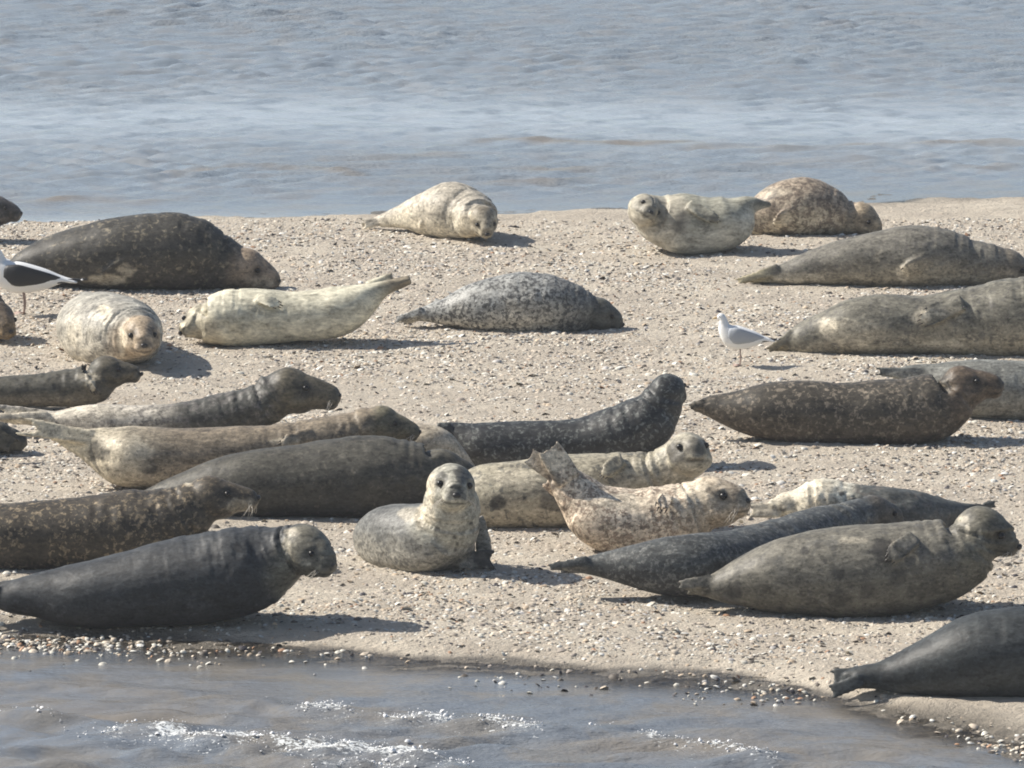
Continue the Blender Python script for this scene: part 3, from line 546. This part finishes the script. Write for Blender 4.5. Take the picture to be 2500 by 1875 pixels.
rg = math_n(t, 'SUBTRACT', .92, math_n(t, 'MULTIPLY', wet, .55)); t.links.new(rg, b.inputs['Roughness']); b.inputs['Specular IOR Level'].default_value = .3
bp = N(t, 'ShaderNodeBump'); bp.inputs['Strength'].default_value = 1.0; bp.inputs['Distance'].default_value = .03
t.links.new(math_n(t, 'ADD', n2, math_n(t, 'MULTIPLY', n3, .35)), bp.inputs['Height']); t.links.new(bp.outputs[0], b.inputs['Normal'])
def sand_z(x, y):
    z, d = sand_h(x, y); wl = .10 + .32 * (sstep(-1.1, -1.9, x) + sstep(1.6, 2.3, x)); wet = sstep(1, .1, d / wl + (fbm(np.column_stack([x * 3, y * 5, 0 * x + 1]), 3) - .5) * .4)
    return z, np.column_stack([wet, wet * 0, wet * 0, wet * 0 + 1])
grid_mesh('sandbank', axis(-4.6, 4.6, .022, 1500), axis(30.2, 47.5, .024, 3000), sand_z, m_sand)

# ------------------------------------------------------------------ water
m_w, t, b = new_mat('water')
at = N(t, 'ShaderNodeAttribute', attribute_name='data'); sep = N(t, 'ShaderNodeSeparateColor'); t.links.new(at.outputs['Color'], sep.inputs[0])
tc = N(t, 'ShaderNodeTexCoord'); ob = tc.outputs['Object']
pn = noise_n(t, mapped(t, ob, (.22, .35, 1)), 1.0, 4, .6, .5); p2 = noise_n(t, mapped(t, ob, (2.2, 2.6, 1)), 1.0, 4, .6, .5)
col = mixc(t, smooth_n(t, p2, .4, .66), (.205, .242, .276), (.225, .242, .255))
sx = N(t, 'ShaderNodeSeparateXYZ'); t.links.new(ob, sx.inputs[0])
col = mixc(t, smooth_n(t, sx.outputs[1], 38.0, 35.0), col, mixc(t, smooth_n(t, p2, .42, .62), (.155, .172, .192), (.185, .178, .165)))
col = mixc(t, math_n(t, 'MULTIPLY', math_n(t, 'MULTIPLY', sep.outputs[2], smooth_n(t, p2, .28, .55)), .95), col, (.36, .41, .45))  # lighter base colour paints the bright sky reflection into the calm bands
col = mixc(t, math_n(t, 'MULTIPLY', at.outputs['Alpha'], .8), col, (.205, .175, .135))
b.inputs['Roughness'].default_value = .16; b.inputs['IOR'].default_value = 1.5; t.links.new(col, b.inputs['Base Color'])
w1 = noise_n(t, mapped(t, ob, (3.6, 15, 1)), 1.0, 4, .65, .1); w2 = noise_n(t, mapped(t, ob, (20, 46, 1), (3, 1, 0)), 1.0, 3, .6, .3)
bp = N(t, 'ShaderNodeBump'); bp.inputs['Distance'].default_value = .035
t.links.new(math_n(t, 'ADD', math_n(t, 'MULTIPLY', math_n(t, 'MULTIPLY', smooth_n(t, pn, .30, .68), .62), math_n(t, 'SUBTRACT', 1.0, sep.outputs[2])), .22), bp.inputs['Strength'])
t.links.new(math_n(t, 'ADD', w1, math_n(t, 'MULTIPLY', w2, .42)), bp.inputs['Height']); t.links.new(bp.outputs[0], b.inputs['Normal'])
# foam painted where attribute G says so (foam is white by itself)
fo = N(t, 'ShaderNodeBsdfDiffuse'); fo.inputs[0].default_value = (.70, .72, .71, 1)
fn_ = noise_n(t, mapped(t, ob, (34, 60, 20)), 1.0, 4, .75, .5)
fmask = smooth_n(t, math_n(t, 'ADD', sep.outputs[1], math_n(t, 'MULTIPLY', math_n(t, 'SUBTRACT', fn_, .5), 3.8)), .78, 1.15)
ms = N(t, 'ShaderNodeMixShader'); t.links.new(fmask, ms.inputs[0]); t.links.new(b.outputs[0], ms.inputs[1]); t.links.new(fo.outputs[0], ms.inputs[2])
# thin film over the sand is see-through, deep water murky
tr = N(t, 'ShaderNodeBsdfTransparent'); tr.inputs[0].default_value = (.93, .91, .87, 1)
gl = N(t, 'ShaderNodeBsdfGlossy'); gl.inputs['Roughness'].default_value = .16; t.links.new(bp.outputs[0], gl.inputs['Normal'])
fr = N(t, 'ShaderNodeFresnel'); fr.inputs[0].default_value = 1.33; t.links.new(bp.outputs[0], fr.inputs['Normal'])
thin = N(t, 'ShaderNodeMixShader'); t.links.new(fr.outputs[0], thin.inputs[0]); t.links.new(tr.outputs[0], thin.inputs[1]); t.links.new(gl.outputs[0], thin.inputs[2])
m2 = N(t, 'ShaderNodeMixShader'); t.links.new(sep.outputs[0], m2.inputs[0]); t.links.new(thin.outputs[0], m2.inputs[1]); t.links.new(ms.outputs[0], m2.inputs[2])
t.links.new(m2.outputs[0], t.nodes['Material Output'].inputs[0])
CRESTS = [([(540, 1738), (640, 1732), (850, 1738), (1000, 1757), (1250, 1778), (1500, 1795), (1700, 1828), (1900, 1858)], .065, 1.05),
          ([(190, 1795), (300, 1800), (420, 1798), (560, 1812), (760, 1828), (930, 1842), (1060, 1862), (1160, 1880)], .125, 1.25),
          ([(-50, 1755), (60, 1752), (140, 1768), (170, 1790)], .05, .55), ([(700, 1875), (900, 1868), (1100, 1885)], .07, .8), ([(820, 1790), (1000, 1788)], .02, .7)]
CW = []
for pts, wd, am in CRESTS:
    P = np.array([on_ground(u, v, WZ) for u, v in pts]); P = catmull(P, 12); CW.append((P, wd, am))
random.seed(3)
WAVES = []
wr = np.random.default_rng(11)
for k in range(70):
    lam = math.exp(wr.uniform(math.log(.12), math.log(.5))); th = wr.normal(math.pi / 2 + .12, .42); WAVES.append((lam, th, wr.uniform(0, 6.28), .0085 * lam ** .65))
def water_z(x, y):
    z = np.zeros_like(x)
    front = sstep(33.5, 32, y); fine = (np.abs(x) < 6.6) & (y > 27) & (y < 63)
    xw = x + (fbm(np.column_stack([x * .5, y * .5, 0 * x]), 2) - .5) * 1.5
    for lam, th, ph, a in WAVES: z += a * np.sin(2 * math.pi / lam * (xw * math.cos(th) + y * math.sin(th)) + ph)
    ds = shore(x, y); calm = sstep(0.1, 2.2, -ds) * np.where(y < 38, .55, .8) + .10
    gust = .35 + 1.1 * fbm(np.column_stack([x * .35, y * .5, 0 * x + 8]), 3)
    z = z * calm * gust * np.where(y > 40, .68, 1.15)
    foam = np.zeros_like(x)
    sel = (y < 34) & (np.abs(x) < 5)
    if sel.any():
        xs_, ys_ = x[sel], y[sel]; fsel = np.zeros(sel.sum()); zz = np.zeros(sel.sum())
        for P, wd, am in CW:
            yy = np.interp(xs_, P[:, 0], P[:, 1]); inn = sstep(P[0, 0] - .12, P[0, 0] + .12, xs_) * sstep(P[-1, 0] + .15, P[-1, 0] - .15, xs_)
            wob = (fbm(np.column_stack([xs_ * 5, ys_ * 0, xs_ * 0 + am]), 3) - .5) * .22
            dd = (ys_ - yy + wob); brk = sstep(.30, .55, fbm(np.column_stack([xs_ * 4.5, ys_ * 3, xs_ * 0 + 3 * am]), 3))
            fsel = np.maximum(fsel, inn * brk * am * .85 * np.exp(-(dd / wd) ** 2)); fsel = np.maximum(fsel, inn * .42 * am * sstep(-.5, -.1, dd) * sstep(.02, -.04, dd) * brk)
            zz += inn * am * .022 * np.exp(-(dd / (wd * 1.4)) ** 2)
        hump = on_ground(40, 1765, WZ); zz += .05 * np.exp(-(((xs_ - hump[0]) / .25) ** 2 + ((ys_ - hump[1]) / .16) ** 2))
        zz += fsel * (fbm(np.column_stack([xs_ * 40, ys_ * 40, xs_ * 0]), 2)) * .012
        foam[sel] = fsel; z[sel] += zz
    z = np.where(fine, z, z * 0); deep = sstep(.08, .55, -ds + (fbm(np.column_stack([x * 2, y * 3, 0 * x + 3]), 3) - .5) * .4)
    deep = np.where(y > 40, sstep(0, .12, -ds), deep)
    deep = np.maximum(deep, sstep(.3, .6, foam))
    brown = 0 * x
    for (u0, u1, vv, am) in ((1080, 1700, 356, 1), (1600, 2500, 352, .7), (420, 1000, 418, .8), (1250, 1500, 420, 1.1), (1750, 1980, 398, 1), (1150, 1420, 446, .8), (60, 420, 492, 1.1), (2100, 2500, 400, .6), (700, 1100, 392, .6)):
        a0, a1 = on_ground(u0, vv, WZ), on_ground(u1, vv, WZ); inn = sstep(a0[0] - .3, a0[0] + .3, x) * sstep(a1[0] + .3, a1[0] - .3, x)
        yy = a0[1] + (fbm(np.column_stack([x * 1.1, 0 * x, 0 * x + vv]), 3) - .5) * 1.0; k_ = am * inn * np.exp(-((y - yy) / .13) ** 2) * fbm(np.column_stack([x * 3, y, 0 * x + vv]), 2) * 1.6
        z = z + .022 * k_; brown = np.maximum(brown, k_)
    mk = fbm(np.column_stack([x * 1.1, y * 2.2, 0 * x + 41]), 3); c1, c2 = on_ground(150, 1760, WZ), on_ground(900, 1830, WZ); c3 = on_ground(1550, 1830, WZ)
    for c_, rx, ry in ((c1, .9, .5), (c2, 1.3, .35), (c3, 1.0, .25)): brown = np.maximum(brown, sstep(.36, .62, mk) * .9 * np.exp(-((x - c_[0]) / rx) ** 2 - ((y - c_[1]) / ry) ** 2) * (y < 34))
    brown = np.maximum(brown, np.where(y < 36, .30 * sstep(.45, .65, mk), 0))
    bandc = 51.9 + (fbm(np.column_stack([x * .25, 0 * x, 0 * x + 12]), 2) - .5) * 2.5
    band = np.exp(-((y - bandc) / 1.5) ** 2) * .9; band = np.maximum(band, np.exp(-((y - 46.55) / .45) ** 2) * .9 * (y > 40))  # calmer water; also masks the sky brightness painted into the water colour
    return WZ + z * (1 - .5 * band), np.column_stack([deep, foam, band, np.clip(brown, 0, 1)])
ys = np.concatenate([axis(26.6, 34.5, .03, 1500)[:0], np.array([-1500, -400, -80, -10, 10, 20, 24]), np.arange(26.6, 34.2, .028), np.arange(34.2, 43, .5), np.arange(43, 62.5, .04), np.array([63, 64, 66, 70, 78, 95, 130, 220, 500, 1200, 3000])])
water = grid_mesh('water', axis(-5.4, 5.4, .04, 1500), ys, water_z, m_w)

# ------------------------------------------------------------------ shells, gravel and foam droplets (uncountable)
def scatter(name, C, R, colr, mat, squash=(.25, .6), z_sink=.25, seed=1, label=None, cat=None):
    r = np.random.default_rng(seed); n = len(C); k = 5
    a = (np.arange(k) / k * 2 * math.pi)[None] + r.random((n, 1)) * 6.28
    rad = R[:, None] * r.uniform(.65, 1.15, (n, k)); el = r.uniform(.55, 1, (n, 1))
    ring = np.stack([rad * np.cos(a), rad * np.sin(a) * el, np.zeros((n, k))], -1)
    hgt = R * r.uniform(*squash, n)
    top = np.stack([rad.mean(1) * 0, rad.mean(1) * 0, hgt], -1)[:, None]; ringt = ring * r.uniform(.45, .7, (n, 1, 1)); ringt[:, :, 2] = hgt[:, None] * .75
    V = np.concatenate([ring, ringt, top], 1)
    ax = r.normal(0, .45, (n, 2)); cx, sx = np.cos(ax[:, 0]), np.sin(ax[:, 0]); cy, sy = np.cos(ax[:, 1]), np.sin(ax[:, 1])
    x, y, z = V[..., 0], V[..., 1], V[..., 2]
    y, z = y * cx[:, None] - z * sx[:, None], y * sx[:, None] + z * cx[:, None]; x, z = x * cy[:, None] + z * sy[:, None], -x * sy[:, None] + z * cy[:, None]
    V = np.stack([x, y, z], -1) + C[:, None]; V[..., 2] += (R * z_sink)[:, None]
    m = 2 * k + 1; F4 = []; F3 = []
    for i in range(k): j = (i + 1) % k; F4.append((i, j, k + j, k + i)); F3.append((k + i, k + j, 2 * k))
    off = (np.arange(n) * m)[:, None, None]; q = (np.array(F4)[None] + off).reshape(-1, 4); tr3 = (np.array(F3)[None] + off).reshape(-1, 3)
    me = bpy.data.meshes.new(name); me.vertices.add(n * m); me.vertices.foreach_set('co', V.ravel())
    idx = np.concatenate([q.ravel(), tr3.ravel()]); ls = np.concatenate([np.arange(len(q)) * 4, len(q) * 4 + np.arange(len(tr3)) * 3])
    me.loops.add(len(idx)); me.loops.foreach_set('vertex_index', idx); me.polygons.add(len(ls)); me.polygons.foreach_set('loop_start', ls)
    me.update(calc_edges=True); me.materials.append(mat)
    at = me.color_attributes.new('tint', 'FLOAT_COLOR', 'POINT'); at.data.foreach_set('color', np.repeat(np.column_stack([colr, np.ones(n)]), m, 0).ravel())
    o = bpy.data.objects.new(name, me); COL.objects.link(o); o['kind'] = 'stuff'
    if label: o['label'] = label; o['category'] = cat
    return o
def tint_mat(name, rough, spec):
    m, t, b = new_mat(name); at = N(t, 'ShaderNodeAttribute', attribute_name='tint'); tc = N(t, 'ShaderNodeTexCoord')
    n = noise_n(t, tc.outputs['Object'], 120, 3, .6); hv = N(t, 'ShaderNodeHueSaturation'); t.links.new(at.outputs['Color'], hv.inputs['Color']); t.links.new(math_n(t, 'ADD', n, .5), hv.inputs['Value'])
    t.links.new(hv.outputs[0], b.inputs['Base Color']); b.inputs['Roughness'].default_value = rough; b.inputs['Specular IOR Level'].default_value = spec; return m
PAL = np.array([(.60, .57, .49), (.56, .48, .38), (.66, .64, .58), (.45, .36, .26), (.30, .26, .22), (.10, .085, .07), (.055, .05, .055), (.34, .20, .12), (.42, .40, .38)])
def shell_set(n, seed, dens, size, pal_p, ylo, yhi):
    r = np.random.default_rng(seed); x = r.uniform(-5.2, 5.2, n); y = r.uniform(ylo, yhi, n)
    y = (1 / (1 / ylo + (1 / yhi - 1 / ylo) * r.random(n))) if False else y
    keep = r.random(n) < dens(x, y); x, y = x[keep], y[keep]; z, d = sand_h(x, y)
    R = size[0] * np.exp(r.normal(0, size[1], len(x))); R = np.clip(R, .003, .034)
    return np.column_stack([x, y, np.where(d < 0, np.maximum(z, WZ - .003), z - R * .35)]), R, PAL[r.choice(len(PAL), len(x), p=pal_p)] * r.uniform(.8, 1.12, (len(x), 1))
def dens_dry(x, y):
    d = shore(x, y); c = fbm(np.column_stack([x * 1.1, y * 1.3, 0 * x + 31]), 4); c2 = fbm(np.column_stack([x * 5, y * 5, 0 * x + 3]), 2)
    return sstep(.02, .25, d) * (0.26 + .74 * sstep(.44, .58, c * .65 + c2 * .35)) * np.where((y > 38.7) & (y < 40.3), .75, 1)
pp = np.array([.24, .19, .14, .13, .10, .08, .05, .025, .045])
m_sh = tint_mat('shell_fragments', .6, .35)
A = [shell_set(210000, 21, dens_dry, (.0094, .45), pp, 31, 46.5)]
def dens_wet(x, y):                                       # clustered along the near waterline
    d = shore(x, y); c = fbm(np.column_stack([x * 2.2, y * 2.6, 0 * x + 77]), 3); f = (y < 36)
    edge = np.exp(-((d + .10) / .20) ** 2); left = sstep(-1.4, -2.4, x) + sstep(1.9, 2.6, x) + .10
    return f * edge * np.clip(left, 0, 1) * (sstep(.38, .58, c)) * .9
A.append(shell_set(86000, 22, dens_wet, (.0135, .35), np.array([.26, .22, .1, .12, .08, .1, .06, .04, .02]), 29, 34.5))
def dens_film(x, y):
    d = shore(x, y); c = fbm(np.column_stack([x * 1.6, y * 2.6, 0 * x + 5]), 3)
    return (y < 36) * sstep(-.95, -.3, d) * sstep(.05, -.1, d) * sstep(.48, .62, c) * .5
Cw, Rw, Pw = shell_set(36000, 23, dens_film, (.0125, .35), np.array([.2, .12, .14, .08, .08, .18, .12, .06, .02]), 29, 34.5); Cw[:, 2] = np.maximum(Cw[:, 2], WZ - .006); A.append((Cw, Rw, Pw))
def big(x, y): return dens_dry(x, y) ** 1.4 * .62
A.append(shell_set(45000, 24, big, (.0170, .3), pp, 31, 46))
A.append(shell_set(180000, 26, lambda x, y: sstep(.0, .2, shore(x, y)) * (.25 + .75 * sstep(.4, .6, fbm(np.column_stack([x * 1.3, y * 1.7, 0 * x + 51]), 3))), (.0120, .4), np.array([0, 0, 0, 0, 0, 0, 0, 0, 1.]), 31, 46.5))
_c = A[-1]; _n = len(_c[0]); A[-1] = (_c[0] - np.array([0, 0, .003]), _c[1], np.array([(.455, .395, .32)]) * np.random.default_rng(2).uniform(.72, 1.1, (_n, 1)))
scatter('shell_gravel', np.vstack([a[0] for a in A]), np.concatenate([a[1] for a in A]), np.vstack([a[2] for a in A]), m_sh, label='broken shells and pebbles strewn over the sand', cat='shells')

r = np.random.default_rng(5); fc = []; fR = []
for P, wd, am in CW[:4]:
    n = int(330 * am * (P[-1, 0] - P[0, 0])); xx = r.uniform(P[0, 0], P[-1, 0], n); yy = np.interp(xx, P[:, 0], P[:, 1]) + r.normal(0, wd * .8, n) - (fbm(np.column_stack([xx * 5, xx * 0, xx * 0 + am]), 3) - .5) * .22
    kp = fbm(np.column_stack([xx * 4.5, yy * 3, xx * 0 + 3 * am]), 3) > .44 + r.normal(0, .05, n); xx, yy = xx[kp], yy[kp]
    zz, _ = water_z(xx, yy); fc.append(np.column_stack([xx, yy, zz + np.abs(r.normal(0, .012, len(xx))) * am * .6])); fR.append(np.clip(np.exp(r.normal(math.log(.0036), .55, len(xx))), .002, .018))
fc = np.vstack(fc); fR = np.concatenate(fR)
scatter('foam', fc, fR, np.ones((len(fc), 3)) * .75, tint_mat('foam_bubbles', .25, .6), squash=(.5, .9), seed=9, label='white foam bubbles on the small breaking waves', cat='foam')

# ------------------------------------------------------------------ the air (veil of haze seen through the long lens)
hb = Bag(); lo, hi = np.array((-3300., -3300., -3.)), np.array((3300., 3300., 8.4))
hv_ = [(x, y, z) for z in (lo[2], hi[2]) for x, y in ((lo[0], lo[1]), (hi[0], lo[1]), (hi[0], hi[1]), (lo[0], hi[1]))]
m_h = bpy.data.materials.new('haze'); m_h.use_nodes = True; t = m_h.node_tree; t.nodes.remove(t.nodes['Principled BSDF'])
pv = t.nodes.new('ShaderNodeVolumePrincipled'); pv.inputs['Color'].default_value = (.93, .96, 1, 1); pv.inputs['Density'].default_value = 0.0008
t.links.new(pv.outputs[0], t.nodes['Material Output'].inputs['Volume'])
hz = link_mesh('haze', hv_, [(3, 2, 1, 0), (4, 5, 6, 7), (0, 1, 5, 4), (1, 2, 6, 5), (2, 3, 7, 6), (3, 0, 4, 7)], m_h, smooth=False)
hz['kind'] = 'stuff'; hz['label'] = 'thin pale haze in the air over the sandbank'; hz['category'] = 'haze'
